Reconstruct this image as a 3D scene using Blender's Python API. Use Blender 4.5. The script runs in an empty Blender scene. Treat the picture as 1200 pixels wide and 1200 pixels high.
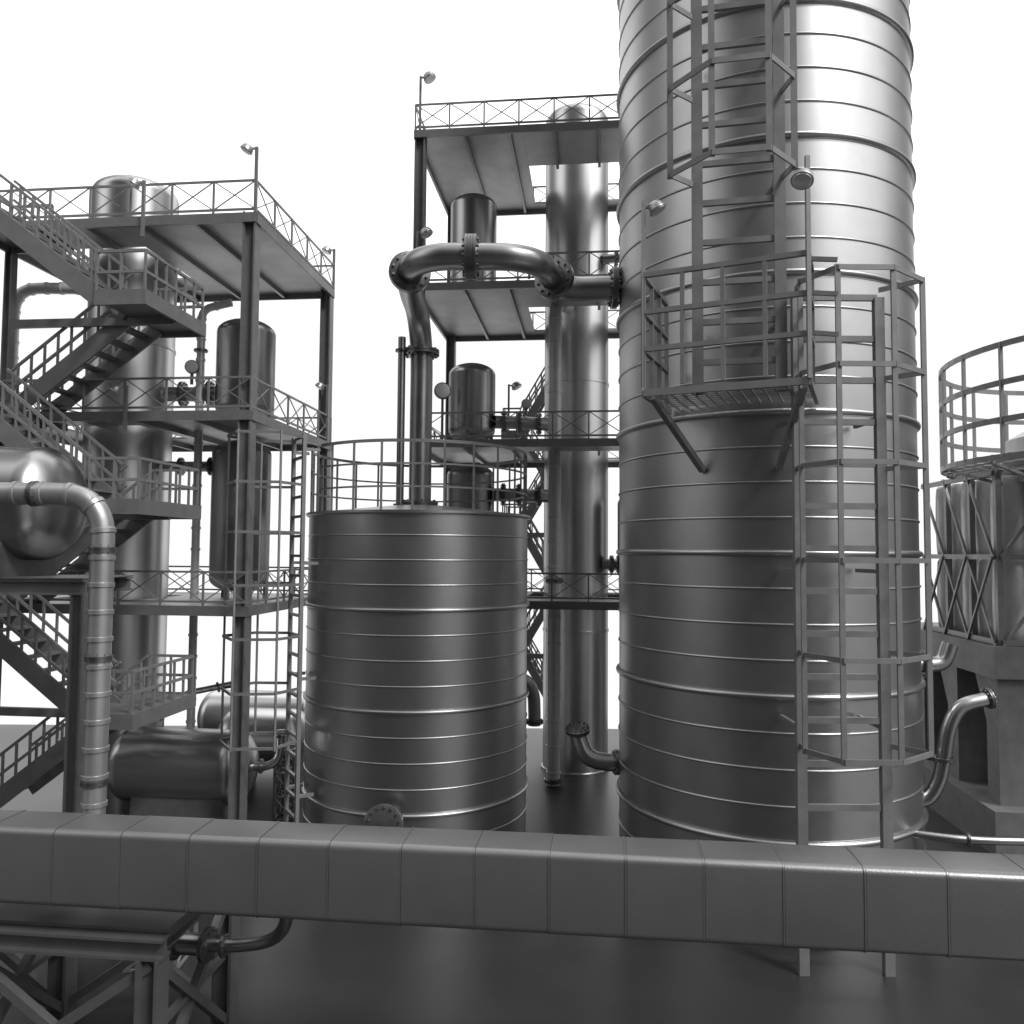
import bpy, math, random
from mathutils import Vector, Matrix
random.seed(4)
scene = bpy.context.scene
col = scene.collection
D2R = math.radians
V = Vector
# ------------------------------------------------------------------ materials
def metal(name, base, rough, metallic=1.0, nscale=6.0, var=0.25, bump=0.02, stretch=(1,1,1), spec=0.5, tint=1.0, rv=.1):
    m = bpy.data.materials.new(name); m.use_nodes = True
    nt = m.node_tree; N = nt.nodes; L = nt.links
    p = N['Principled BSDF']
    tc = N.new('ShaderNodeTexCoord'); mp = N.new('ShaderNodeMapping'); mp.inputs['Scale'].default_value = stretch
    L.new(tc.outputs['Object'], mp.inputs['Vector'])
    n1 = N.new('ShaderNodeTexNoise'); n1.inputs['Scale'].default_value = nscale; n1.inputs['Detail'].default_value = 5
    L.new(mp.outputs[0], n1.inputs['Vector'])
    r1 = N.new('ShaderNodeMapRange'); r1.inputs[1].default_value = .3; r1.inputs[2].default_value = .7
    r1.inputs[3].default_value = base*(1-var); r1.inputs[4].default_value = min(1, base*(1+var))
    L.new(n1.outputs[0], r1.inputs[0])
    n2 = N.new('ShaderNodeTexNoise'); n2.inputs['Scale'].default_value = nscale*.37; n2.inputs['Detail'].default_value = 4
    L.new(mp.outputs[0], n2.inputs['Vector'])
    r2 = N.new('ShaderNodeMapRange'); r2.inputs[1].default_value = .3; r2.inputs[2].default_value = .7
    r2.inputs[3].default_value = rough*(1-rv); r2.inputs[4].default_value = min(1, rough*(1+rv))
    L.new(n2.outputs[0], r2.inputs[0])
    L.new(r1.outputs[0], p.inputs['Base Color']); L.new(r2.outputs[0], p.inputs['Roughness'])
    p.inputs['Metallic'].default_value = metallic
    p.inputs['Specular IOR Level'].default_value = spec
    p.inputs['Specular Tint'].default_value = (tint,tint,tint,1)
    n3 = N.new('ShaderNodeTexNoise'); n3.inputs['Scale'].default_value = 90; n3.inputs['Detail'].default_value = 2
    L.new(tc.outputs['Object'], n3.inputs['Vector'])
    b = N.new('ShaderNodeBump'); b.inputs['Strength'].default_value = bump; b.inputs['Distance'].default_value = .02
    L.new(n3.outputs[0], b.inputs['Height']); L.new(b.outputs[0], p.inputs['Normal'])
    return m
M_shell = metal('brushed_tank_steel', .48, .36, 1, 3.0, .04, .05, tint=.7, rv=.05)
M_col = metal('satin_column_steel', .66, .31, 1, 2.0, .03, .01, tint=.35, rv=.04)
M_ves = metal('dark_vessel_steel', .44, .29, 1, 2.0, .05, .02, tint=.4, rv=.05)
M_pipe = metal('pipe_steel', .44, .32, 1, 4.0, .06, .03, tint=.5)
M_jack = metal('jacket_steel', .44, .38, .75, 4.0, .08, .04)
M_white = metal('pale_cladding', .62, .4, .25, 4.0, .08, .04)
M_flange = metal('flange_steel', .20, .38, .9, 8, .15, .04)
M_frame = metal('frame_steel_paint', .22, .45, .45, 5, .10, .05)
M_dark = metal('dark_stand_paint', .13, .45, .4, 5, .10, .05)
M_ladder = metal('galvanised_ladder_steel', .25, .45, .35, 6, .10, .05)
M_deck = metal('deck_plate', .38, .5, .3, 3, .10, .06)
M_duct = metal('insulated_duct_sheet', .24, .36, .7, 2.5, .05, .10)
M_floor = metal('sealed_floor', .030, .33, 0, 1.2, .15, .03, spec=.4)
M_conc = metal('concrete', .17, .6, .1, 4, .15, .1)
M_lamp = metal('lamp_glass', .75, .2, .3, 3, .03, 0)
# ------------------------------------------------------------------ builder
def ortho(d, hint=None):
    d = V(d).normalized()
    h = V(hint) if hint is not None else (V((0,0,1)) if abs(d.z) < .95 else V((1,0,0)))
    a = h.cross(d)
    if a.length < 1e-5: h = V((0,1,0)); a = h.cross(d)
    a.normalize(); b = d.cross(a).normalized()
    return a, b, d
class MB:
    def __init__(s): s.v=[]; s.f=[]
    def add(s, vs, fs):
        o=len(s.v); s.v += [V(x) for x in vs]; s.f += [tuple(i+o for i in f) for f in fs]
    def beam(s, a, b, w, h, hint=None):
        a=V(a); b=V(b)
        x,y,d = ortho(b-a, hint)
        vs=[]
        for p in (a,b):
            for sx,sy in ((-1,-1),(1,-1),(1,1),(-1,1)):
                vs.append(p + x*(sx*w/2) + y*(sy*h/2))
        s.add(vs, [(3,2,1,0),(4,5,6,7),(0,1,5,4),(1,2,6,5),(2,3,7,6),(3,0,4,7)])
    def hbeam(s, a, b, w, h, hint=None, t=.025):
        a=V(a); b=V(b); x,y,d = ortho(b-a, hint)
        for sg in (-1,1):
            o = y*(sg*(h/2-t/2)); s.beam(a+o, b+o, w, t, hint)
        s.beam(a, b, t, h-2*t+.002, hint)
    def cyl(s, a, b, r, seg=10, r2=None):
        a=V(a); b=V(b); x,y,d=ortho(b-a); r2 = r if r2 is None else r2
        vs=[]
        for p,rr in ((a,r),(b,r2)):
            for i in range(seg):
                t=2*math.pi*i/seg; vs.append(p+x*(rr*math.cos(t))+y*(rr*math.sin(t)))
        fs=[(i,(i+1)%seg,seg+(i+1)%seg,seg+i) for i in range(seg)]
        fs.append(tuple(range(seg-1,-1,-1))); fs.append(tuple(range(seg,2*seg)))
        s.add(vs,fs)
    def lathe(s, prof, o, axis=(0,0,1), seg=64):
        o=V(o); x,y,d=ortho(axis); vs=[]; n=len(prof)
        for r,h in prof:
            for i in range(seg):
                t=2*math.pi*i/seg; vs.append(o+d*h+x*(r*math.cos(t))+y*(r*math.sin(t)))
        fs=[]
        for k in range(n-1):
            for i in range(seg):
                j=(i+1)%seg; fs.append((k*seg+i,k*seg+j,(k+1)*seg+j,(k+1)*seg+i))
        fs.append(tuple(range(seg-1,-1,-1))); fs.append(tuple((n-1)*seg+i for i in range(seg)))
        s.add(vs,fs)
    def sweep(s, pts, r, seg=16):
        """r may be a list of radii per point"""
        pts=[V(p) for p in pts]; n=len(pts); vs=[]
        R = r if isinstance(r,list) else [r]*n
        t0=(pts[1]-pts[0]).normalized(); x,y,_=ortho(t0)
        for k in range(n):
            t = (pts[min(k+1,n-1)]-pts[max(k-1,0)]).normalized()
            x = (x - t*x.dot(t)).normalized(); y=t.cross(x)
            for i in range(seg):
                a=2*math.pi*i/seg; vs.append(pts[k]+x*(R[k]*math.cos(a))+y*(R[k]*math.sin(a)))
        fs=[]
        for k in range(n-1):
            for i in range(seg):
                j=(i+1)%seg; fs.append((k*seg+i,k*seg+j,(k+1)*seg+j,(k+1)*seg+i))
        fs.append(tuple(range(seg-1,-1,-1))); fs.append(tuple((n-1)*seg+i for i in range(seg)))
        s.add(vs,fs)
    def flange(s, c, d, R, th=.05, bolts=12):
        c=V(c); x,y,d=ortho(d)
        s.lathe([(R*.97,-th*1.1),(R,-th),(R,-.006),(R*.95,-.005),(R*.95,.005),(R,.006),(R,th),(R*.97,th*1.1)], c, d, 32)
        for i in range(bolts):
            t=2*math.pi*(i+.5)/bolts; p=c+(x*math.cos(t)+y*math.sin(t))*R*.82
            s.cyl(p-d*(th*1.9), p+d*(th*1.9), R*.07, 6)
    def make(s, name, mat, parent=None, base=None, label=None, **kw):
        base = V(base) if base is not None else V((0,0,0))
        if parent is not None: base = parent.base
        me=bpy.data.meshes.new(name); me.from_pydata([tuple(p-base) for p in s.v],[],s.f); me.update()
        me.polygons.foreach_set('use_smooth',[True]*len(me.polygons))
        try: me.set_sharp_from_angle(angle=D2R(32))
        except Exception: pass
        me.materials.append(mat)
        ob=bpy.data.objects.new(name,me); col.objects.link(ob)
        if parent is not None: ob.parent=parent.ob
        else: ob.location=base
        if label: ob['label']=label
        for k,v in kw.items(): ob[k]=v
        return Node(ob, base)
class Node:
    def __init__(s, ob, base): s.ob=ob; s.base=V(base)
def thing(name, base, label, category, group=None):
    e=bpy.data.objects.new(name,None); e.empty_display_size=.3; e.location=base; col.objects.link(e)
    e['label']=label; e['category']=category
    if group: e['group']=group
    return Node(e, base)
def smooth(ctrl, sub=8):
    P=[V(p) for p in ctrl]; P=[P[0]*2-P[1]]+P+[P[-1]*2-P[-2]]; out=[]
    for k in range(1,len(P)-2):
        a,b,c,d=P[k-1:k+3]
        for i in range(sub):
            t=i/sub; out.append(.5*((2*b)+(c-a)*t+(2*a-5*b+4*c-d)*t*t+(3*b-a-3*c+d)*t**3))
    out.append(P[-2]); return out
def elbowed(ctrl, rad, sub=8):
    P=[V(p) for p in ctrl]; out=[P[0]]
    for k in range(1,len(P)-1):
        a=(P[k-1]-P[k]).normalized(); b=(P[k+1]-P[k]).normalized()
        s=P[k]+a*rad; e=P[k]+b*rad
        for i in range(sub+1):
            t=i/sub; out.append(s*(1-t)**2+P[k]*2*t*(1-t)+e*t*t)
    out.append(P[-1]); return out
# plant axes (buildings stand slightly turned to the view)
U=V((.9945,-.1045,0)); W=V((.1045,.9945,0)); Z=V((0,0,1))
def capprof(R, z0, z1, ch):
    pr=[]
    for i in range(0,11):
        t=math.pi/2*i/10; pr.append((max(.004,R*math.sin(t)), z0+ch*(1-math.cos(t))))
    pr.append((R,z0+ch+.02))
    return pr, [(r, z0+z1-h) for r,h in reversed(pr)]
# ------------------------------------------------------------------ ground
g=MB(); g.add([(-45,-40,0),(45,-40,0),(45,23.0,0),(-45,23.0,0),(-45,-40,-.4),(45,-40,-.4),(45,23.0,-.4),(-45,23.0,-.4)],
  [(0,1,2,3),(7,6,5,4),(0,4,5,1),(1,5,6,2),(2,6,7,3),(3,7,4,0)])
go=g.make('ground', M_floor); go.ob['kind']='structure'
# ------------------------------------------------------------------ ladders
def ladder(par, c, out, w, z0, z1, step, hoops=None, wall=.5, hw=.75, proj=.8, rw=.12, rung0=.4, rung=.075, bar=.075, prof=None):
    c=V((c[0],c[1],0)); o=V((out[0],out[1],0)).normalized(); t=V((-o.y,o.x,0))
    m=MB()
    for sg in (-1,1):
        p=c+t*(sg*w/2)
        m.beam(p+Z*z0,p+Z*z1,rw*.75,rw,t)
        zz=z0+1.0
        while zz<z1-.2:
            m.beam(p+Z*zz-o*.03,p+Z*zz-o*wall,.05,.05); zz+=1.9
    z=z0+rung0
    while z<z1:
        m.beam(c+t*(-w/2+.02)+Z*z,c+t*(w/2-.02)+Z*z,.05,rung); z+=step
    lad=m.make('ladder',M_ladder,par)
    if hoops:
        k=MB()
        if prof is None:
            prof=[(-w/2-.01,.0),(-hw,.36*proj/.8),(-.40*hw/.75,proj),(.40*hw/.75,proj),(hw,.36*proj/.8),(w/2+.01,0)]
        for hz in hoops:
            pp=[c+t*a+o*b+Z*hz for a,b in prof]
            for a,b in zip(pp[:-1],pp[1:]):
                k.beam(a,b,.02,bar)
        for a,b in prof[1:-1]:
            p=c+t*a+o*(b-.025)
            k.beam(p+Z*(hoops[0]-.04),p+Z*(hoops[-1]+.04),.03,bar,t)
        k.make('safety_cage',M_ladder,lad)
    return lad
# ------------------------------------------------------------------ ribbed shells
def ribbed(R, z0, z1, first, spacing, every, thin, thick):
    pr=[(R,z0)]; rings=[]
    for i in range(-20,60):
        z=first+i*spacing
        if z0+.08<z<z1-.08: rings.append((z, i%every==0))
    for z,th in rings:
        rr = thick if th else thin
        if th:
            pr += [(R,z-rr-.012),(R+.012,z-rr-.01),(R+.012,z-rr)]
        for j in range(0,7):
            a=-math.pi/2+math.pi*j/6
            pr.append((R+(.012 if th else 0)+rr*math.cos(a), z+rr*math.sin(a)))
        if th:
            pr += [(R+.012,z+rr),(R+.012,z+rr+.01),(R,z+rr+.012)]
    pr.append((R,z1)); return pr
TC=V((3.99,12.74,0)); TR=2.25
tw=thing('storage_tower',TC,'tall brushed steel ribbed tower with caged ladders and a railed platform','storage tower')
m=MB(); pr=ribbed(TR,0,17.9,1.25,.4715,4,.018,.042)
pr += [(TR+.06,17.9),(TR+.06,18.0),(TR-.1,18.02),(1.2,18.6),(.3,18.8)]
m.lathe(pr,TC,(0,0,1),160); m.make('shell',M_shell,tw)
m=MB(); m.lathe([(TR+.1,.004),(TR+.1,.05),(TR+.03,.051),(TR+.03,.08)],TC,(0,0,1),96); m.make('base_ring',M_flange,tw)
# lower ladder
ladder(tw,(4.03,9.77),(0,-1),1.02,.0,8.2,.52,[2.7+1.12*i for i in range(6)],wall=.72,bar=.06,
  prof=[(-.52,0),(-.56,.3),(-.31,.80),(.33,.80),(.88,.38),(.52,0)])
# upper ladder + platform, turned around the shell
o2=V((-.41,-.912,0)).normalized(); t2=V((-o2.y,o2.x,0))
def PL(a,b,z): return TC+t2*a+o2*b+Z*z
LC=PL(.10,2.95,0)
ladder(tw,(LC.x,LC.y),(-.2,-.98),1.02,7.05,17.8,.52,[9.78+1.12*i for i in range(8)],wall=.72,rw=.14,bar=.075,
  prof=[(-.53,0),(-.85,.36),(-.36,.85),(.30,.85),(.65,.36),(.53,0)])
pz=7.03
m=MB()
hwid=.98; b0=2.2; b1=3.55
for a,b,c,d in ((-hwid,b1,hwid,b1),(-hwid,b0-.1,-hwid,b1-.03),(hwid,b0-.1,hwid,b1-.03)):
    m.beam(PL(a,b,pz-.02),PL(c,d,pz-.02),.05,.09)
for i in range(1,14):
    a=-hwid+2*hwid*i/14; bb=math.sqrt(TR**2-a*a)+.02
    m.beam(PL(a,bb,pz+.0),PL(a,b1-.03,pz+.0),.015,.03)
for i in range(1,10):
    b=b1-.14*i
    m.beam(PL(-hwid+.02,b,pz+.02),PL(hwid-.02,b,pz+.02),.018,.012)
for sg in (-1,1):
    m.beam(PL(sg*hwid*.92,b1-.15,pz-.05),PL(sg*.5,math.sqrt(TR**2-.5**2)+.03,pz-.88),.08,.08)
pf=m.make('platform',M_ladder,tw)
def rail_run(m,pts,h,n,sp,tr,pr_,closed=False):
    segs=list(zip(pts[:-1],pts[1:]))+([(pts[-1],pts[0])] if closed else [])
    for q,(a,b) in enumerate(segs):
        a=V(a);b=V(b); L=(b-a).length; k=max(1,round(L/sp)); d=(b-a).normalized()
        last = (q==len(segs)-1 and not closed)
        for i in range(k+(1 if last else 0)):
            p=a.lerp(b,i/k); m.beam(p,p+Z*(h-.001*q),pr_,pr_,d)
        for j in range(1,n+1):
            zz=Z*(h*j/n+.0015*(q%3)); m.beam(a+zz+d*.002,b+zz-d*.002,tr,tr*1.1)
m=MB()
rail_run(m,[PL(-hwid,b0+.1,pz+.06),PL(-hwid,b1,pz+.06),PL(hwid,b1,pz+.06),PL(hwid,b0+.75,pz+.06)],1.42,3,.5,.055,.05)
# linking rails towards the lower cage
lk0=PL(hwid,b1,0)
for h in (7.55,8.02,8.42):
    m.beam(lk0+Z*(h+.02),V((3.72,8.99,h-.03)),.04,.05)
m.make('railing',M_ladder,pf)
# ------------------------------------------------------------------ mid tank
KC=V((-1.69,14.64,0)); KR=1.98; KT=5.67
tk=thing('storage_tank',KC,'ribbed steel tank with roof railing and caged side ladder','storage tank')
m=MB(); pr=ribbed(KR,0,KT-.05,KT,.4,4,.015,.036)
pr += [(KR+.03,KT-.06),(KR+.055,KT-.04),(KR+.055,KT),(KR-.05,KT+.005),(.6,KT+.16),(.05,KT+.17)]
m.lathe(pr,KC,(0,0,1),128); m.make('shell',M_shell,tk)
m=MB(); n=24; rr=KR-.03; H=1.12
def circ(c,r,a,z): return V((c.x+r*math.cos(a),c.y+r*math.sin(a),z))
gap=(D2R(204),D2R(218))
N=96
for j,h in enumerate((.38,.75,H)):
    for i in range(N):
        a=2*math.pi*i/N; b=2*math.pi*(i+1)/N
        if gap[0]<(a+b)/2<gap[1]: continue
        m.beam(circ(KC,rr,a,KT+h),circ(KC,rr,b,KT+h),.03,.03 if j<2 else .05)
for i in range(n):
    a=2*math.pi*i/n+.05; p=circ(KC,rr,a,KT); m.beam(p,p+Z*H,.035,.035)
m.make('railing',M_ladder,tk)
ld=V((-.85,-.52,0)).normalized(); lp=KC+ld*2.27
ladder(tk,(lp.x,lp.y),(ld.x,ld.y),.6,0,6.95,.33,[1.9,2.75,3.6,4.45,5.3,6.1,6.9],wall=.27,hw=.62,proj=1.1,rw=.08,rung0=.3,rung=.045,bar=.045)
m=MB(); c=circ(KC,KR,D2R(264),.76); d=V((math.cos(D2R(264)),math.sin(D2R(264)),.25)).normalized()
m.cyl(c-d*.1,c+d*.28,.2,24); m.flange(c+d*.3,d,.31,.04,14); m.make('manhole',M_flange,tk)
# ------------------------------------------------------------------ pipes
def pipe(name,label,path,r,flanges=(),bands=None,seg=20,mat=M_pipe,fscale=1.75,bolts=12,category='pipe',group=None):
    t=thing(name,path[0],label,category,group)
    P=[V(p) for p in path]; R=[r]*len(P)
    if bands:
        nxt=bands*.5; hb=.022
        marks=[]
        tot=0
        for a,b in zip(P[:-1],P[1:]):
            L=(b-a).length; 
            while nxt<tot+L: marks.append(nxt); nxt+=bands
            tot+=L
        lens=[0]
        for a,b in zip(P[:-1],P[1:]): lens.append(lens[-1]+(b-a).length)
        def at(s_):
            for k in range(len(P)-1):
                if lens[k]<=s_<=lens[k+1]+1e-9: return P[k].lerp(P[k+1],(s_-lens[k])/max(1e-9,lens[k+1]-lens[k]))
            return P[-1]
        ev=[(l,r) for l in lens]
        for mk in marks:
            if mk<.06 or mk>tot-.06: continue
            ev=[e for e in ev if abs(e[0]-mk)>hb*1.6 or e[0] in (0,tot)]
            ev+=[(mk-hb-.006,r),(mk-hb,r+.014),(mk+hb,r+.014),(mk+hb+.006,r)]
        ev.sort(); P=[at(e[0]) for e in ev]; R=[e[1] for e in ev]
    m=MB(); m.sweep(P,R,seg); m.make('pipe_run',mat,t)
    for c,d in flanges:
        m=MB(); m.flange(c,d,r*fscale,r*.22,bolts); m.make('flange',M_flange,t)
    return t
path=smooth([(1.80,12.95,9.38),(1.4,12.98,9.38),(1.0,13.0,9.38),(.76,12.93,9.42),(.58,12.6,9.48),(.38,12.25,9.52),(0,12.06,9.54),(-.6,12.03,9.54),(-1.15,12.06,9.54),(-1.52,12.28,9.53),(-1.70,12.75,9.50),(-1.76,13.5,9.46),(-1.74,14.2,9.33),(-1.72,14.55,9.0),(-1.70,14.64,8.5),(-1.70,14.64,7.5),(-1.70,14.64,5.8)],8)
pipe('transfer_pipe','thick looping steel pipe with bolted flanges joining tower and tank roof',path,.205,
  [((1.66,12.96,9.38),(1,0,0)),((.66,12.75,9.455),(.45,.85,-.12)),((-.70,12.03,9.54),(1,0,0)),((-.62,12.03,9.54),(1,0,0)),((-1.68,12.65,9.51),(-.25,.95,-.05)),((-1.71,14.64,8.7),(0,0,1)),((-1.70,14.64,5.87),(0,0,1))],seg=28,fscale=1.65)
pipe('vent_pipe','thin vertical vent pipe with a small flange on the tank roof',[V((-2.05,14.5,5.75)),V((-2.05,14.5,7)),V((-2.05,14.5,8.95))],.07,[((-2.05,14.5,8.7),(0,0,1)),((-2.05,14.5,5.85),(0,0,1))],seg=14)
pipe('riser_pipe','slender pale vertical segmented riser pipe beside a steel column',elbowed([(.93,17.4,0.02),(.93,17.4,10.55),(1.25,17.9,10.6)],.3),.145,[((.93,17.4,.12),(0,0,1)),((.93,17.4,4.4),(0,0,1))],bands=.55,seg=18,fscale=1.4,mat=M_white)
pipe('drain_pipe','short bent steel drain pipe with flange at the tower base',smooth([(1.95,13.1,1.62),(1.55,13.1,1.62),(1.25,13.12,1.72),(1.12,13.2,2.0),(1.1,13.22,2.15)],8),.14,[((1.72,13.1,1.62),(1,0,0)),((1.1,13.18,2.12),(-.1,-.3,1))],seg=20,fscale=1.45)
pipe('drain_pipe','short bent steel drain pipe on the ribbed tank side',smooth([(.0,15.2,2.6),(.28,15.2,2.58),(.42,15.2,2.35),(.45,15.2,2.0),(.45,15.2,1.75)],8),.12,[((.45,15.2,1.82),(0,0,1))],seg=16,fscale=1.45)
pipe('outlet_pipe','curved outlet pipe with flanges at the tower side',smooth([(5.6,11.7,1.45),(5.98,11.65,1.5),(6.14,11.6,1.75),(6.2,11.55,2.1),(6.26,11.5,2.55),(6.45,11.5,2.85),(6.85,11.5,2.97)],8),.10,[((6.2,11.55,2.1),(0,0,1)),((6.83,11.5,2.97),(1,0,.2))],seg=18,fscale=1.5,mat=M_ves)
pipe('outlet_pipe','curved outlet pipe behind the tower side',smooth([(6.3,13.6,3.1),(6.9,13.6,3.15),(7.3,13.6,3.2),(7.45,13.6,3.5)],8),.13,[((7.0,13.6,3.16),(1,0,0))],seg=18)
pipe('ground_pipe','thin horizontal pipe running past the tower foot',smooth([(5.2,11.3,1.2),(5.75,11.0,1.2),(6.4,10.86,1.2),(8,10.8,1.2),(12,10.5,1.2)],8),.055,[((6.15,10.9,1.2),(1,-.15,0))],seg=14)
# ------------------------------------------------------------------ foreground duct
d0=V((0,6.87,2.24)) 
def ductbox(m, c, d, L, w, h, bev, grow=0):
    x=W; y=Z; hw_=w/2+grow; hh=h/2+grow; pts=[]
    for cx,cy,s in ((1,1,0),(-1,1,90),(-1,-1,180),(1,-1,270)):
        for i in range(6):
            a=D2R(s+90*i/5); pts.append((cx*(hw_-bev)+bev*math.cos(a), cy*(hh-bev)+bev*math.sin(a)))
    n=len(pts); vs=[]
    for e in (0,L):
        for a,b in pts: vs.append(c+d*e+x*a+y*b)
    fs=[(i,(i+1)%n,n+(i+1)%n,n+i) for i in range(n)]+[tuple(range(n-1,-1,-1)),tuple(range(n,2*n))]
    m.add(vs,fs)
dt=thing('insulated_duct',d0-U*8-Z*.34,'long grey jacketed rectangular duct with regular sheet seams','duct')
pitch=.615
for i in range(-9,10):
    m=MB(); jit=random.uniform(-.003,.003)
    ductbox(m,d0+U*(i*pitch+.36)+W*jit+Z*random.uniform(-.002,.002),U,pitch-.010,.50,.66,.06)
    m.make('jacket_sheet',M_duct,dt)
m=MB(); ductbox(m,d0-U*(9*pitch-.3),U,19*pitch+.1,.48,.64,.05)
for i in range(-9,10): ductbox(m,d0+U*(i*pitch+.342),U,.014,.50,.66,.06,grow=.004)
m.make('seam_strip',M_duct,dt)
# ------------------------------------------------------------------ stand
def table_stand(o, w, d, h, nx, label):
    t=thing('truss_stand',o,label,'support frame')
    def P(u,v,z): return V(o)+U*u+W*v+Z*z
    for i in range(nx+1):
        for v in (0,d):
            m=MB()
            m.hbeam(P(w*i/nx,v,0),P(w*i/nx,v,h-.09),.20,.20,U,.03)
            m.make('leg',M_dark,t)
    m=MB()
    for v in (0,d): m.hbeam(P(-.12,v,h),P(w+.12,v,h),.16,.18)
    for i in range(nx+1): m.hbeam(P(w*i/nx,.05,h),P(w*i/nx,d-.05,h),.14,.16)
    m.add([P(-.1,.05,h+.095),P(w+.1,.05,h+.095),P(w+.1,d*.45,h+.095),P(-.1,d*.45,h+.095),P(-.1,.05,h+.125),P(w+.1,.05,h+.125),P(w+.1,d*.45,h+.125),P(-.1,d*.45,h+.125)],
      [(3,2,1,0),(4,5,6,7),(0,1,5,4),(1,2,6,5),(2,3,7,6),(3,0,4,7)])
    m.make('top_frame',M_dark,t)
    def br(a,b,s=.08):
        m=MB(); m.beam(a,b,s,s); m.make('brace',M_dark,t)
    for i in range(nx):
        for v in (0,d):
            a,b=w*i/nx,w*(i+1)/nx
            br(P(a,v,.15),P(b,v,h-.15)); br(P(a,v+.03,h-.15),P(b,v+.03,.15))
    for i in range(nx+1):
        u=w*i/nx; br(P(u,.05,.15),P(u,d-.05,h-.2)); br(P(u+.03,.05,h-.2),P(u+.03,d-.05,.15))
        br(P(u,.05,h*.52),P(u,d-.05,h*.52),.06)
table_stand((-6.7,7.5,0),3.62,1.42,1.55,2,'grey steel truss stand with crossed braces below a duct')
# ------------------------------------------------------------------ equipment frames
def xrail(m,a,b,h,panel,wire=.016):
    a=V(a);b=V(b); L=(b-a).length; k=max(1,round(L/panel)); d=(b-a).normalized()
    for i in range(k):
        p=a.lerp(b,i/k); m.beam(p,p+Z*h,.03,.03,d)
    for q in (1.0,.12): m.beam(a+Z*(h*q),b+Z*(h*q),.028,.035)
    for i in range(k):
        p=a.lerp(b,i/k); q=a.lerp(b,(i+1)/k)
        m.beam(p+Z*h*.12,q+Z*h,wire,wire); m.beam(p+Z*h,q+Z*h*.12,wire,wire)
def eqframe(o, w, d, levels, hs, label, railh=.55):
    o=V(o); t=thing('equipment_frame',o,label,'steel frame')
    def P(u,v,z): return o+U*u+W*v+Z*z
    top=levels[-1]
    for u in (0,w):
        for v in (0,d):
            m=MB(); m.hbeam(P(u,v,0),P(u,v,top+.05),.22,.22,U,.03); m.beam(P(u,v,.002),P(u,v,.04),.4,.4,U); m.make('post',M_frame,t)
    for lv,z in enumerate(levels):
        m=MB()
        us=sorted(set([-.1,w+.1]+[x for h in hs for x in h[:2]]))
        for a,b in zip(us[:-1],us[1:]):
            vv=[(-.1,d+.1)]
            for h in hs:
                if h[0]<=a+1e-4 and h[1]>=b-1e-4:
                    vv=[(-.1,h[2]),(h[3],d+.1)]
            for v0,v1 in vv:
                e=.002
                pts=[P(a+e,v0,z-.02),P(b-e,v0,z-.02),P(b-e,v1,z-.02),P(a+e,v1,z-.02),P(a+e,v0,z+.02),P(b-e,v0,z+.02),P(b-e,v1,z+.02),P(a+e,v1,z+.02)]
                m.add(pts,[(3,2,1,0),(4,5,6,7),(0,1,5,4),(1,2,6,5),(2,3,7,6),(3,0,4,7)])
        dk=m.make('platform_deck',M_deck,t)
        m=MB()
        for v in (-.11,d+.11): m.beam(P(-.12,v,z-.06),P(w+.12,v,z-.06),.05,.16)
        for u in (-.11,w+.11): m.beam(P(u,-.08,z-.06),P(u,d+.08,z-.06),.05,.16)
        k=int(w/1.0)
        for i in range(1,k+1):
            u=w*i/(k+1)
            segs=[(-.08,d+.08)]
            for h in hs:
                if h[0]<u<h[1]: segs=[(-.08,h[2]),(h[3],d+.08)]
            for a,b in segs: m.beam(P(u,a,z-.07),P(u,b,z-.07),.06,.10)
        m.make('edge_beam',M_frame,dk)
        m=MB()
        c=[P(-.1,-.1,z+.02),P(w+.1,-.1,z+.02),P(w+.1,d+.1,z+.02),P(-.1,d+.1,z+.02)]
        for a,b in zip(c,c[1:]+c[:1]): xrail(m,a,b,railh,.75)
        m.make('railing',M_ladder,dk)
    return P
_P=eqframe((-9.24,13.512,0),4.9,3.75,[4.08,7.27,10.56],[(.65,2.4,1.05,2.8)],'three-storey steel frame with railed decks around a column and vessels')
PLf=lambda u,v,z:_P(u+.5,v,z)
PMf=eqframe((-1.97,16.3,0),5.6,3.75,[4.02,7.27,10.52,13.77],[(2.15,4.35,1.55,3.5)],'four-storey steel frame with railed decks around a tall column')
# ------------------------------------------------------------------ columns / vessels
def column(x,y,R,top,label,bands):
    t=thing('process_column',(x,y,0),label,'steel column','process columns')
    a,b=capprof(R,0,top,R*.42)
    pr=[(R+.04,.003),(R+.04,.05),(R,.06)]
    for z in bands:
        pr+= [(R,z-.03),(R+.02,z-.025),(R+.02,z+.025),(R,z+.03)]
    pr += [(r,h) for r,h in b]
    m=MB(); m.lathe(pr,(x,y,0),(0,0,1),72); m.make('shell',M_col,t)
    return t
column(-7.42,15.3,.78,12.2,'tall domed steel column passing through the decks',[2.6,8.9])
column(1.52,18.9,.76,15.75,'tall domed steel column rising above the decks',[3.2,9.0])
def vessel(x,y,R,z0,z1,label,floor,name='vertical_vessel'):
    t=thing(name,(x,y,floor),label,'pressure vessel','upright pressure vessels')
    a,b=capprof(R,z0,z1,R*.5)
    m=MB(); m.lathe(a+b,(x,y,0),(0,0,1),56); m.make('shell',M_ves,t)
    for i in range(3):
        an=2*math.pi*i/3+.4; p=V((x+R*.9*math.cos(an),y+R*.9*math.sin(an),0))
        m=MB(); m.beam(p+Z*floor,p+Z*(z0+R*.8),.08,.08); m.make('leg',M_frame,t)
vessel(-5.12,15.1,.54,7.45,9.42,'dark polished upright vessel on the middle deck',7.29)
vessel(-5.15,15.1,.54,4.22,7.1,'dark polished upright vessel on the lower deck',4.1)
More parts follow.
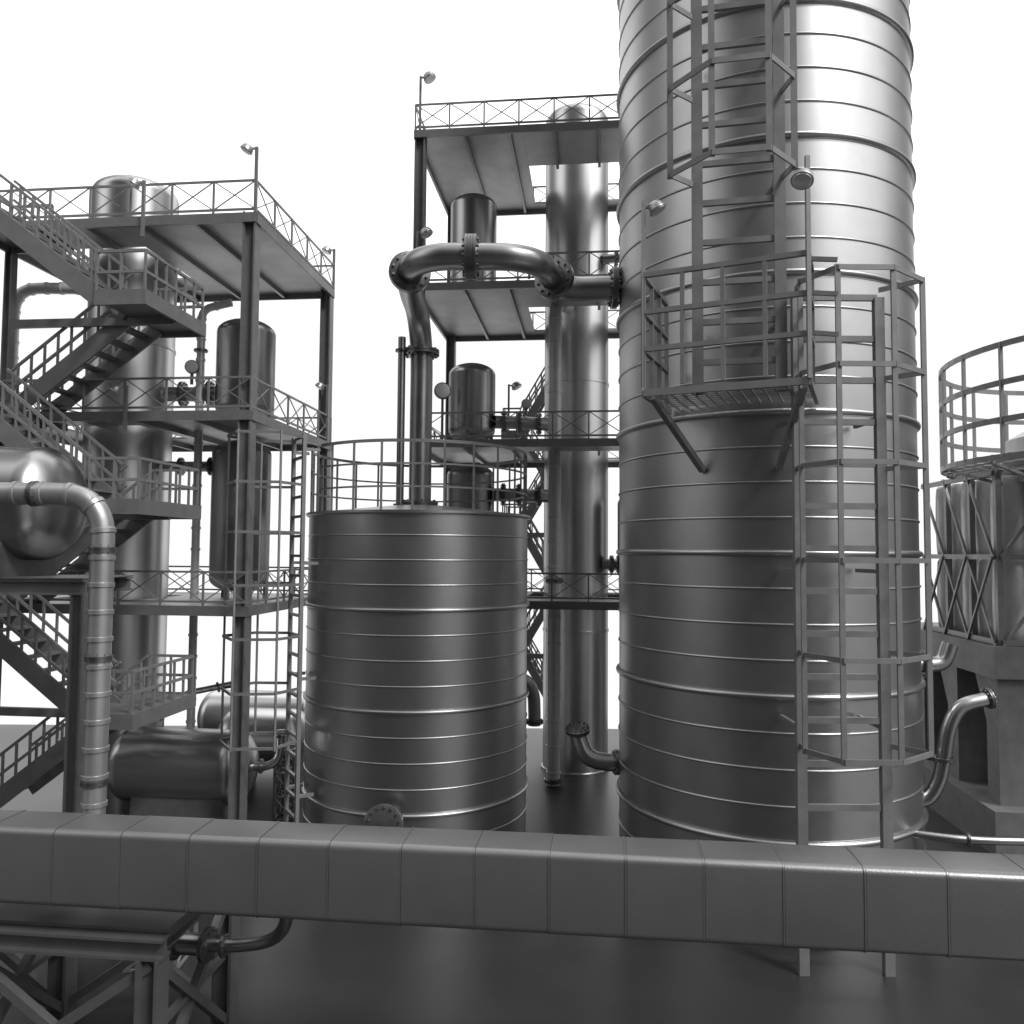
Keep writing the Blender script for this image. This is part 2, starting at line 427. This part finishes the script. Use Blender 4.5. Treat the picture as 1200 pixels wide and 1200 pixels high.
vessel(-.93,18.0,.53,10.75,13.2,'dark polished upright vessel on an upper deck',10.54)
vessel(-.93,18.0,.53,7.5,9.3,'dark polished upright vessel on the middle deck',7.29)
vessel(-.95,18.0,.53,4.3,7.0,'dark polished upright vessel on the lower deck',4.04)
vessel(2.95,18.2,.53,4.3,6.4,'dark upright vessel partly hidden beside the column',4.04)
def hvessel(x0,y,z,R,L,label,floor,dirv=V((1,0,0)),saddles=(.2,.8),mat=None,sw=.16):
    dirv=dirv.normalized(); o=V((x0,y,z))
    t=thing('horizontal_vessel',(x0,y,floor),label,'pressure vessel','horizontal pressure vessels')
    a,b=capprof(R,0,L,R*.6); m=MB()
    m.lathe(a+b,o,dirv,64); m.make('shell',mat or M_ves,t)
    sd=Z.cross(dirv)
    for s in saddles:
        c=o+dirv*(L*s); m=MB()
        p0=V((c.x,c.y,floor+.003))
        hgt=z-floor-R*.62
        vs=[]
        for e in (-sw,sw):
            for q,zz in ((-R*.9,0),(R*.9,0),(R*.9,.12),(R*.72,hgt),(-R*.72,hgt),(-R*.9,.12)):
                vs.append(p0+dirv*e+sd*q+Z*zz)
        m.add(vs,[(5,4,3,2,1,0),(6,7,8,9,10,11)]+[(i,(i+1)%6,6+(i+1)%6,6+i) for i in range(6)])
        m.make('saddle',M_dark,t)
hvessel(-9.32,10.1,5.58,.72,3.8,'dark polished horizontal vessel on a raised steel stand',4.65)
hvessel(-6.93,14.15,1.28,.62,2.55,'long satin steel horizontal capsule vessel on a low dark plinth',0,dirv=V((.9945,-.1045,0)),mat=M_col,saddles=(.55,),sw=.8)
hvessel(-7.4,19.3,1.05,.62,3.0,'smaller horizontal vessel resting on the ground',0,dirv=V((.99,-.1,0)),mat=M_col)
hvessel(-6.2,17.3,1.02,.62,1.95,'short horizontal vessel resting on the ground',0,dirv=V((.99,-.1,0)),mat=M_col)
t=thing('raised_stand',(-7,10.1,0),'steel beam stand carrying a horizontal vessel','support frame')
m=MB()
for y in (9.55,10.65):
    m.hbeam((-9.5,y,4.55),(-5.08,y,4.55),.16,.18)
for x in (-9,-7.2,-5.3): m.beam((x,9.64,4.55),(x,10.56,4.55),.12,.14)
m.add([(-9.5,9.45,4.645),(-5.08,9.45,4.645),(-5.08,10.75,4.645),(-9.5,10.75,4.645),(-9.5,9.45,4.66),(-5.08,9.45,4.66),(-5.08,10.75,4.66),(-9.5,10.75,4.66)],[(3,2,1,0),(4,5,6,7),(0,1,5,4),(1,2,6,5),(2,3,7,6),(3,0,4,7)])
m.make('beam',M_frame,t)
for x,y in ((-5.15,9.55),(-5.74,10.65),(-8.8,9.55),(-8.8,10.65)):
    m=MB(); m.hbeam((x,y,0),(x,y,4.46),.16,.16,(1,0,0)); m.make('post',M_frame,t)
pipe('jacketed_pipe','jacketed steel pipe bending down beside a vessel into a duct',elbowed([(-9,8.9,5.62),(-4.57,8.9,5.62),(-4.57,8.9,1.72),(-4.57,7.5,2.12)],.5,10),.125,[((-5.35,8.9,5.62),(1,0,0)),((-4.57,8.9,3.8),(0,0,1)),((-4.57,8.9,5.0),(0,0,1)),((-4.57,8.9,2.45),(0,0,1))],bands=.30,seg=22,fscale=1.15,bolts=10,mat=M_jack)
# ------------------------------------------------------------------ stairs
def stairs(o, run, rise, lanew, levels, landing, label, railh=.62, sgn=1, arms=True, stringer=.2):
    o=V(o); t=thing('stair_tower',o,label,'outdoor staircase','zigzag steel stairs')
    def P(u,v,z): return o+U*(u*sgn)+W*v+Z*z
    def flight(v0,uA,zA,uB,zB):
        m=MB(); n=max(5,int(abs(zA-zB)/.17))
        for v in (v0,v0+lanew):
            m.beam(P(uA,v,zA-.05),P(uB,v,zB-.05),.04,stringer)
        for i in range(n+1):
            f=i/n; m.beam(P(uA+(uB-uA)*f,v0+.02,zA+(zB-zA)*f),P(uA+(uB-uA)*f,v0+lanew-.02,zA+(zB-zA)*f),.2,.035)
        fl=m.make('stair_flight',M_frame,t)
        m=MB()
        for v in (v0,v0+lanew):
            k=9 if arms else 6
            for i in range(k):
                f=(i+.5)/k; p=P(uA+(uB-uA)*f,v,zA+(zB-zA)*f); m.beam(p,p+Z*railh,.032,.032,U)
            for q in (1,.5): m.beam(P(uA,v,zA+railh*q),P(uB,v,zB+railh*q),.035,.04)
        m.make('handrail',M_ladder,fl)
    def land(u0,u1,z,side):
        m=MB(); v0,v1=-.05,2*lanew+.15
        pts=[P(u0,v0,z-.1),P(u1,v0,z-.1),P(u1,v1,z-.1),P(u0,v1,z-.1),P(u0,v0,z+.02),P(u1,v0,z+.02),P(u1,v1,z+.02),P(u0,v1,z+.02)]
        m.add(pts,[(3,2,1,0),(4,5,6,7),(0,1,5,4),(1,2,6,5),(2,3,7,6),(3,0,4,7)])
        for v in (v0-.03,v1+.03): m.beam(P(u0,v,z-.08),P(u1,v,z-.08),.05,.22)
        ue=(u0-.026) if side<0 else (u1+.026)
        m.beam(P(ue,v0-.05,z-.08),P(ue,v1+.05,z-.08),.05,.22)
        lo=m.make('landing',M_frame,t)
        m=MB(); e=u1 if side>0 else u0; i_=u0 if side>0 else u1
        rail_run(m,[P(i_,v0,z),P(e,v0,z),P(e,v1,z),P(i_,v1,z)],railh,2,.3 if arms else .45,.038,.032)
        m.make('railing',M_ladder,lo)
    L0=landing
    for z in levels:
        land(run,run+L0,z,1)
        land(-L0,0,z+rise/2,-1)
        flight(0,0,z+rise/2,run,z)
        zl=max(0.0,z-rise/2)
        flight(lanew+.1,run,z,0,zl)
    tp=levels[-1]+rise/2
    for v in (-.08,2*lanew+.18,lanew+.05):
        m=MB(); m.hbeam(P(-L0,v,0),P(-L0,v,tp-.02),.14,.14,U); m.make('support_post',M_frame,t)
    for z in levels:
        m=MB(); m.beam(P(-.0,lanew+.05,z-.17),P(run+L0,lanew+.05,z-.17),.07,.13); m.make('landing_arm',M_frame,t)
stairs((-8.1,11.75,0),2.0,3.05,.75,[2.65,5.7,8.75],.75,'zigzag grey steel staircase with railed landings',stringer=.27)
stairs((1.15,20.9,0),.95,3.25,.55,[2.4,5.65,8.2],.45,'narrow zigzag steel staircase behind a tank',sgn=-1,arms=False)
# ------------------------------------------------------------------ small process pipes
def cc(*p): return [V(x) for x in p]
pipe('process_pipe','short flanged pipe joining column and vessel',cc((-6.8,15.2,8.0),(-6.1,15.2,8.0),(-5.6,15.1,8.0)),.14,[((-6.35,15.2,8.0),(1,0,0)),((-5.8,15.13,8.0),(1,0,0))],group='process pipes')
pipe('process_pipe','short flanged pipe joining column and vessel',cc((-6.8,15.2,6.6),(-6.1,15.2,6.6),(-5.5,15.1,6.6)),.10,[((-6.35,15.2,6.6),(1,0,0)),((-5.75,15.13,6.6),(1,0,0))],group='process pipes')
pipe('process_pipe','thin banded pipe leaving the side of a column and turning down',elbowed([(-8.0,15.2,10.05),(-9.68,15.2,10.05),(-9.68,15.2,8.6),(-9.68,15.2,4.4)],.5),.11,[((-8.3,15.2,10.05),(1,0,0))],bands=.3,group='process pipes',mat=M_white)
pipe('process_pipe','thin vertical pipe beside an upright vessel',elbowed([(-5.95,15.0,.02),(-5.95,15.0,4.0),(-5.95,15.0,9.6),(-5.4,15.05,9.75)],.2),.075,[((-5.95,15.0,8.8),(0,0,1))],bands=.4,group='process pipes',mat=M_white)
pipe('process_pipe','flanged pipe between vessel and column',cc((-.4,17.9,7.95),(.2,18.0,7.95),(.85,18.2,7.95)),.15,[((-.2,17.9,7.95),(1,0,0)),((.15,18,7.95),(1,0,0)),((.6,18.1,7.95),(1,0,0))],group='process pipes')
pipe('process_pipe','flanged pipe between vessel and column',cc((-.4,17.9,6.3),(.2,18.0,6.3),(.85,18.2,6.3)),.15,[((-.2,17.9,6.3),(1,0,0)),((.15,18,6.3),(1,0,0)),((.6,18.1,6.3),(1,0,0))],group='process pipes')
pipe('process_pipe','flanged pipe beside the column',cc((2.1,18.4,4.75),(2.5,18.3,4.75),(2.9,18.2,4.75)),.12,[((2.3,18.35,4.75),(1,0,0)),((2.45,18.3,4.75),(1,0,0))],group='process pipes')
pipe('process_pipe','flanged pipe beside the column',cc((2.1,18.4,11.9),(2.5,18.3,11.9),(3.2,18.2,11.9)),.11,[((2.4,18.35,11.9),(1,0,0))],group='process pipes')
pipe('process_pipe','flanged pipe beside the column',cc((-.4,18.1,11.1),(.2,18.2,11.1),(.85,18.5,11.1)),.13,[((.1,18.15,11.1),(1,0,0)),((.5,18.3,11.1),(1,0,0))],group='process pipes')
pipe('process_pipe','thin flanged pipe running low above a ground vessel',cc((-6.75,15.35,2.05),(-6.2,15.6,2.25),(-5.3,16.0,2.4)),.06,[((-6.2,15.6,2.25),(.8,.4,.2)),((-5.75,15.8,2.32),(.8,.4,.2))],group='process pipes')
pipe('process_pipe','small flanged elbow at the end of a ground vessel',smooth([(-4.5,13.9,1.3),(-4.2,13.9,1.3),(-4.0,13.95,1.45),(-3.98,14.0,1.9)],6),.07,[((-4.28,13.9,1.3),(1,0,0)),((-3.98,14.0,1.8),(0,0,1))],group='process pipes')
def gauge(p, stem, face, R, label):
    p=V(p); t=thing('pressure_gauge',p-Z*stem,label,'gauge','pressure gauges'); f=V(face).normalized()
    m=MB(); m.cyl(p-Z*stem,p-Z*R*.9,.03,10); m.make('stem',M_flange,t)
    m=MB(); m.lathe([(R*.8,-.05),(R,-.03),(R,.03),(R*.9,.04),(R*.88,.02)],p,f,28); b=m.make('gauge_body',M_flange,t)
    m=MB(); m.lathe([(R*.87,.0),(R*.87,.044),(R*.5,.05)],p,f,28); m.make('gauge_face',M_lamp,b)
gauge((-1.55,17.4,8.55),1.25,(.2,-1,.1),.19,'round pale faced gauge on a stem above the deck')
gauge((-6.05,14.85,8.45),.33,(.25,-1,0),.13,'round pale faced gauge above a short pipe')
gauge((.35,17.75,11.45),.25,(0,-1,0),.12,'round pale faced gauge above a short pipe')
gauge((.3,17.8,8.35),.26,(0,-1,0),.11,'round pale faced gauge above a short pipe')
def mast(x,y,w,h,label):
    m=MB(); b=V((x,y,0))
    cs=[b+V((sx*w/2,sy*w/2,0)) for sx,sy in((-1,-1),(1,-1),(1,1),(-1,1))]
    for c in cs: m.beam(c,c+Z*h,.04,.04)
    n=max(2,int(h/w)); 
    for i in range(n+1):
        z=h*i/n
        for a,c in zip(cs,cs[1:]+cs[:1]):
            m.beam(a+Z*max(z,.02),c+Z*max(z,.02),.03,.03)
            if i<n: m.beam(a+Z*z,c+Z*(z+h/n),.022,.022); m.beam(c+Z*z,a+Z*(z+h/n),.022,.022)
    return m.make('lattice_mast',M_ladder,None,base=b,label=label,category='lattice mast')
mast(-4.2,15.2,.35,1.3,'short square lattice pedestal on the ground')
mast(-4.25,10.0,.6,1.15,'short square lattice pedestal below the duct')
pipe('valve_pipe','flanged steel pipe end under the duct beside the stand',smooth([(-4.4,8.05,1.18),(-3.8,8.03,1.18),(-3.4,8.0,1.18),(-3.15,7.95,1.18),(-2.92,7.93,1.18)],6),.10,[((-3.25,7.98,1.18),(1,-.1,0)),((-2.92,7.93,1.18),(1,-.2,0))],seg=18,fscale=1.6)
pipe('branch_pipe','thin pipe curving up under the duct from a flanged end',smooth([(-2.95,7.93,1.18),(-2.6,7.88,1.2),(-2.25,7.75,1.32),(-2.05,7.5,1.6),(-2.0,7.25,1.98)],8),.06,[((-2.75,7.9,1.185),(1,-.1,.05))],seg=16)
# ------------------------------------------------------------------ lamps
def lamp(p, h, face, label, big=1.0, drop=.06):
    p=V(p); t=thing('flood_lamp',p,label,'flood lamp','flood lamps on poles')
    f=V(face).normalized()
    m=MB(); m.beam(p,p+Z*h,.05,.05); m.beam(p+Z*(h-drop+.03),p+Z*(h-drop+.03)+f*.12*big,.035,.03); m.make('pole',M_ladder,t)
    c=p+Z*(h-drop)+f*.2*big; d=(f*.55+V((0,0,-1))).normalized()
    pr=[(.125*big*math.sin(math.pi/2*i/8)+.003,-.125*big*math.cos(math.pi/2*i/8)) for i in range(9)]+[(.135*big,.01*big),(.135*big,.03*big)]
    m=MB(); m.lathe(pr,c,d,24); hd=m.make('lamp_head',M_jack,t)
    m=MB(); m.lathe([(.12*big,.031*big),(.115*big,.045*big),(.05*big,.06*big)],c,d,20); m.make('lamp_glass',M_lamp,hd)
lamp(PLf(4.5,-.1,10.59),1.1,(-1,-.2,0),'flood lamp on a pole above the frame deck',.8)
lamp(PLf(4.5,3.85,10.59),.9,(-1,-.4,0),'flood lamp on a pole above the frame deck',.8)
lamp(PLf(2.6,-.2,10.2),.95,(-1,-.2,0),'flood lamp on a pole above the frame deck',.8)
lamp(PLf(4.5,3.6,7.3),1.2,(-1,-.3,0),'flood lamp on a pole above the frame deck',.8)
lamp(PLf(2.4,-.2,6.9),.8,(-1,-.3,0),'flood lamp on a pole beside the frame deck',.8)
lamp(PLf(2.0,-.2,3.1),.8,(-1,-.3,0),'flood lamp on a pole beside the frame deck',.8)
lamp(PMf(0,-.1,13.8),1.15,(1,-.3,0),'flood lamp on a pole above the tall frame')
lamp(PMf(0,-.2,10.6),1.0,(1,-.3,0),'flood lamp on a pole beside the tall frame')
lamp(PMf(1.5,3.6,8.2),1.0,(1,-.3,0),'flood lamp on a pole beside the tall frame')
lamp(PL(-hwid,b1,pz),2.45,(1,-.2,0),'flood lamp on a tall post at the tower platform',big=.85,drop=.12)
lamp(PL(hwid,b1+.03,pz),2.62,(-.6,-.8,0),'flood lamp on a tall post at the tower platform',big=.95,drop=.35)
# ------------------------------------------------------------------ cooling unit
o=V((8.36,13.8,0)); ct=thing('cooling_unit',o,'concrete based cooling unit with truss cage and round railed deck','cooling tower')
def Q(u,v,z): return o+U*u+W*v+Z*z
def qbox(m,u0,u1,v0,v1,z0,z1,tu=0,tv=0):
    pts=[Q(u0,v0,z0),Q(u1,v0,z0),Q(u1,v1,z0),Q(u0,v1,z0),Q(u0+tu,v0+tv,z1),Q(u1-tu,v0+tv,z1),Q(u1-tu,v1-tv,z1),Q(u0+tu,v1-tv,z1)]
    m.add(pts,[(3,2,1,0),(4,5,6,7),(0,1,5,4),(1,2,6,5),(2,3,7,6),(3,0,4,7)])
m=MB()
qbox(m,-.25,6,-.35,5,0.003,.75)
for v in (0,1.55,3.1,4.5):
    qbox(m,0,.9,v,v+.42,.75,2.9)
for v in (.42,1.97,3.52):      # slanted haunches under the slab
    m.add([Q(.02,v,2.0),Q(.88,v,2.0),Q(.88,v,2.9),Q(.02,v,2.9),Q(.02,v+.45,2.9),Q(.88,v+.45,2.9)],[(0,1,2,3),(0,4,5,1),(0,3,4),(1,5,2),(3,2,5,4)])
for k in range(3):
    u=.95+1.9*k
    qbox(m,u+.8,u+1.3,0,.5,.75,2.9)
qbox(m,1.1,5.6,.6,4.6,.76,2.88)
qbox(m,-.08,5.8,-.08,5.0,2.9,3.45)
m.make('concrete_base',M_conc,ct)
zb,zt=3.45,6.52
m=MB()
for u,v in [(.12,.12),(.12,1.1),(.12,2.1),(.12,3.1),(1.3,.12),(2.5,.12),(3.6,.12)]:
    m.beam(Q(u,v,zb),Q(u,v,zt),.10,.10,U)
for z in (zb+.06,(zb+zt)/2,zt-.06):
    m.beam(Q(.06,.12,z),Q(.06,3.15,z),.07,.09); m.beam(Q(.12,.06,z),Q(3.65,.06,z),.07,.09)
for k in range(3):
    for h in range(2):
        z0_=zb+h*(zt-zb)/2; z1_=z0_+(zt-zb)/2
        va,vb=.12+.99*k,.12+.99*(k+1)
        m.beam(Q(.04,va,z0_),Q(.04,vb,z1_),.045,.045); 
        if h==0: m.beam(Q(.01,va,z1_),Q(.01,vb,z0_),.04,.045)
        ua,ub=.12+1.16*k,.12+1.16*(k+1); m.beam(Q(ua,.04,z0_),Q(ub,.04,z1_),.05,.05)
m.make('truss_cage',M_frame,ct)
def barrel(c,r):
    m=MB(); pr=[]
    for seg_ in range(2):
        zz=.03+1.5*seg_
        for j in range(9):
            a=math.pi*j/8; pr.append((r*(.80+.20*math.sin(a)**.5 if math.sin(a)>1e-6 else .8), zz+1.46*(1-math.cos(a))/2))
    m.lathe(pr,c,(0,0,1),28); m.make('coil_barrel',M_white,ct)
for k in range(5): barrel(Q(.48,.50+.58*k,zb),.28)
for k in range(5): barrel(Q(1.08+.58*k,.50,zb),.28)
RC=V((10.76,13.57,0)); RR=3.0; rz=6.6
m=MB(); N=72
for i in range(N):
    a,b=2*math.pi*i/N,2*math.pi*(i+1)/N
    m.beam(circ(RC,RR,a,rz-.0),circ(RC,RR,b,rz-.0),.04,.09)
    m.beam(circ(RC,2.2,a,rz-.03),circ(RC,2.2,b,rz-.03),.04,.05)
for i in range(-9,10):
    x=i*.31; yy=math.sqrt(max(0,RR*RR-x*x)); 
    m.beam(RC+V((x,-yy,rz+.01)),RC+V((x,yy,rz+.01)),.02,.03); m.beam(RC+V((-yy,x,rz+.042)),RC+V((yy,x,rz+.042)),.02,.03)
for i in range(14):
    a=2*math.pi*i/14+.2; m.beam(circ(RC,RR-.03,a,rz-.06),circ(RC,RR-1.1,a,rz-.4),.05,.05)
dk=m.make('round_deck',M_ladder,ct)
m=MB()
for h in (.6,1.2,1.82):
    for i in range(N):
        a,b=2*math.pi*i/N,2*math.pi*(i+1)/N; m.beam(circ(RC,RR,a,rz+h),circ(RC,RR,b,rz+h),.045,.09)
for i in range(22):
    a=2*math.pi*i/22; p=circ(RC,RR,a,rz); m.beam(p,p+Z*1.85,.05,.05)
m.make('railing',M_ladder,dk)
m=MB(); m.lathe([(1.85,rz-.3),(1.8,rz+.1),(1.8,rz+.5),(1.2,rz+.85),(1.1,rz+.9)],RC+V((.0,.4,0)),(0,0,1),64); m.make('fan_stack',M_jack,ct)
# ------------------------------------------------------------------ camera
cam=bpy.data.cameras.new('Camera'); co=bpy.data.objects.new('Camera',cam); col.objects.link(co)
cam.sensor_width=36; cam.lens=933/1200*36; cam.clip_end=500
co.matrix_world = Matrix.Translation((0,0,5)) @ Matrix.Rotation(D2R(90+2.92),4,'X') @ Matrix.Rotation(D2R(.42),4,'Z')
scene.camera=co
# ------------------------------------------------------------------ light
el,az=48,135
sl=bpy.data.lights.new('Sun','SUN'); sl.energy=2.0; sl.angle=D2R(11); sl.color=(1,.995,.99)
so=bpy.data.objects.new('Sun',sl); col.objects.link(so)
sd=V((math.sin(D2R(az))*math.cos(D2R(el)),math.cos(D2R(az))*math.cos(D2R(el)),math.sin(D2R(el))))
so.rotation_euler=sd.to_track_quat('Z','Y').to_euler()
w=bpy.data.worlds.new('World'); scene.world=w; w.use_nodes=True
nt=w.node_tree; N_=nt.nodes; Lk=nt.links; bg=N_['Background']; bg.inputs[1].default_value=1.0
def mth(op,a,b=None,c=None,clamp=False):
    n=N_.new('ShaderNodeMath'); n.operation=op; n.use_clamp=clamp
    for i,x in enumerate((a,b,c)):
        if x is None: continue
        if isinstance(x,(int,float)): n.inputs[i].default_value=x
        else: Lk.new(x,n.inputs[i])
    return n.outputs[0]
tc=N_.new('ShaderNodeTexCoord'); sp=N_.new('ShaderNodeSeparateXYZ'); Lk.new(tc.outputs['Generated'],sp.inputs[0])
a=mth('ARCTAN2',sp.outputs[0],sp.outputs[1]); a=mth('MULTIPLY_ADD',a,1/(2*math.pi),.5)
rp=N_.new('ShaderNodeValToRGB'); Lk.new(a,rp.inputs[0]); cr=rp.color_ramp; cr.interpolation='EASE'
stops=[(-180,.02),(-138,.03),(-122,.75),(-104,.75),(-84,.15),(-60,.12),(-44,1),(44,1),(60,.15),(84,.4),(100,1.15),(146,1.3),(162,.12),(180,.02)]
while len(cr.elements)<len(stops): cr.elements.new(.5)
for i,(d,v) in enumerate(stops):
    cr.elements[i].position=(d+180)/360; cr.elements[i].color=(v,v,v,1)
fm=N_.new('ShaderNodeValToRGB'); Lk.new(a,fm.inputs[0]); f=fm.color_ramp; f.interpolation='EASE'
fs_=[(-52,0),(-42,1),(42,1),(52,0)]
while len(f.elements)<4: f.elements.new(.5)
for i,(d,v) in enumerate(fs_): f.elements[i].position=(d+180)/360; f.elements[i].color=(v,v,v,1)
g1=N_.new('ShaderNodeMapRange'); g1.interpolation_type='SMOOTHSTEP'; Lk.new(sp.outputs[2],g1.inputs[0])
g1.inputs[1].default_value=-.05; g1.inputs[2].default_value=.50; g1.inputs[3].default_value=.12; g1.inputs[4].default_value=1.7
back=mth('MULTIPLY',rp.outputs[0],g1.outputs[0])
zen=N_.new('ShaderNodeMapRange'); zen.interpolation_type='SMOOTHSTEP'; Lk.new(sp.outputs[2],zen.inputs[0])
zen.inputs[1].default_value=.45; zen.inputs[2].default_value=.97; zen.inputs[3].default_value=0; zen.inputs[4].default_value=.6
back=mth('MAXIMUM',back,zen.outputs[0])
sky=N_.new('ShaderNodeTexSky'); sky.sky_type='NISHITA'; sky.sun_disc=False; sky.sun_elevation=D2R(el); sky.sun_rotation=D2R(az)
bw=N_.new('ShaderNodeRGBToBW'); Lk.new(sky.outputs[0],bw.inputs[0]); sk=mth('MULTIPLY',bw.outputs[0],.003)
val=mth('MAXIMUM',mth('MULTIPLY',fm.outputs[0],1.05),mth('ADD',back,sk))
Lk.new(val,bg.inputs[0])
scene.view_settings.view_transform='Standard'; scene.view_settings.look='None'; scene.view_settings.exposure=0
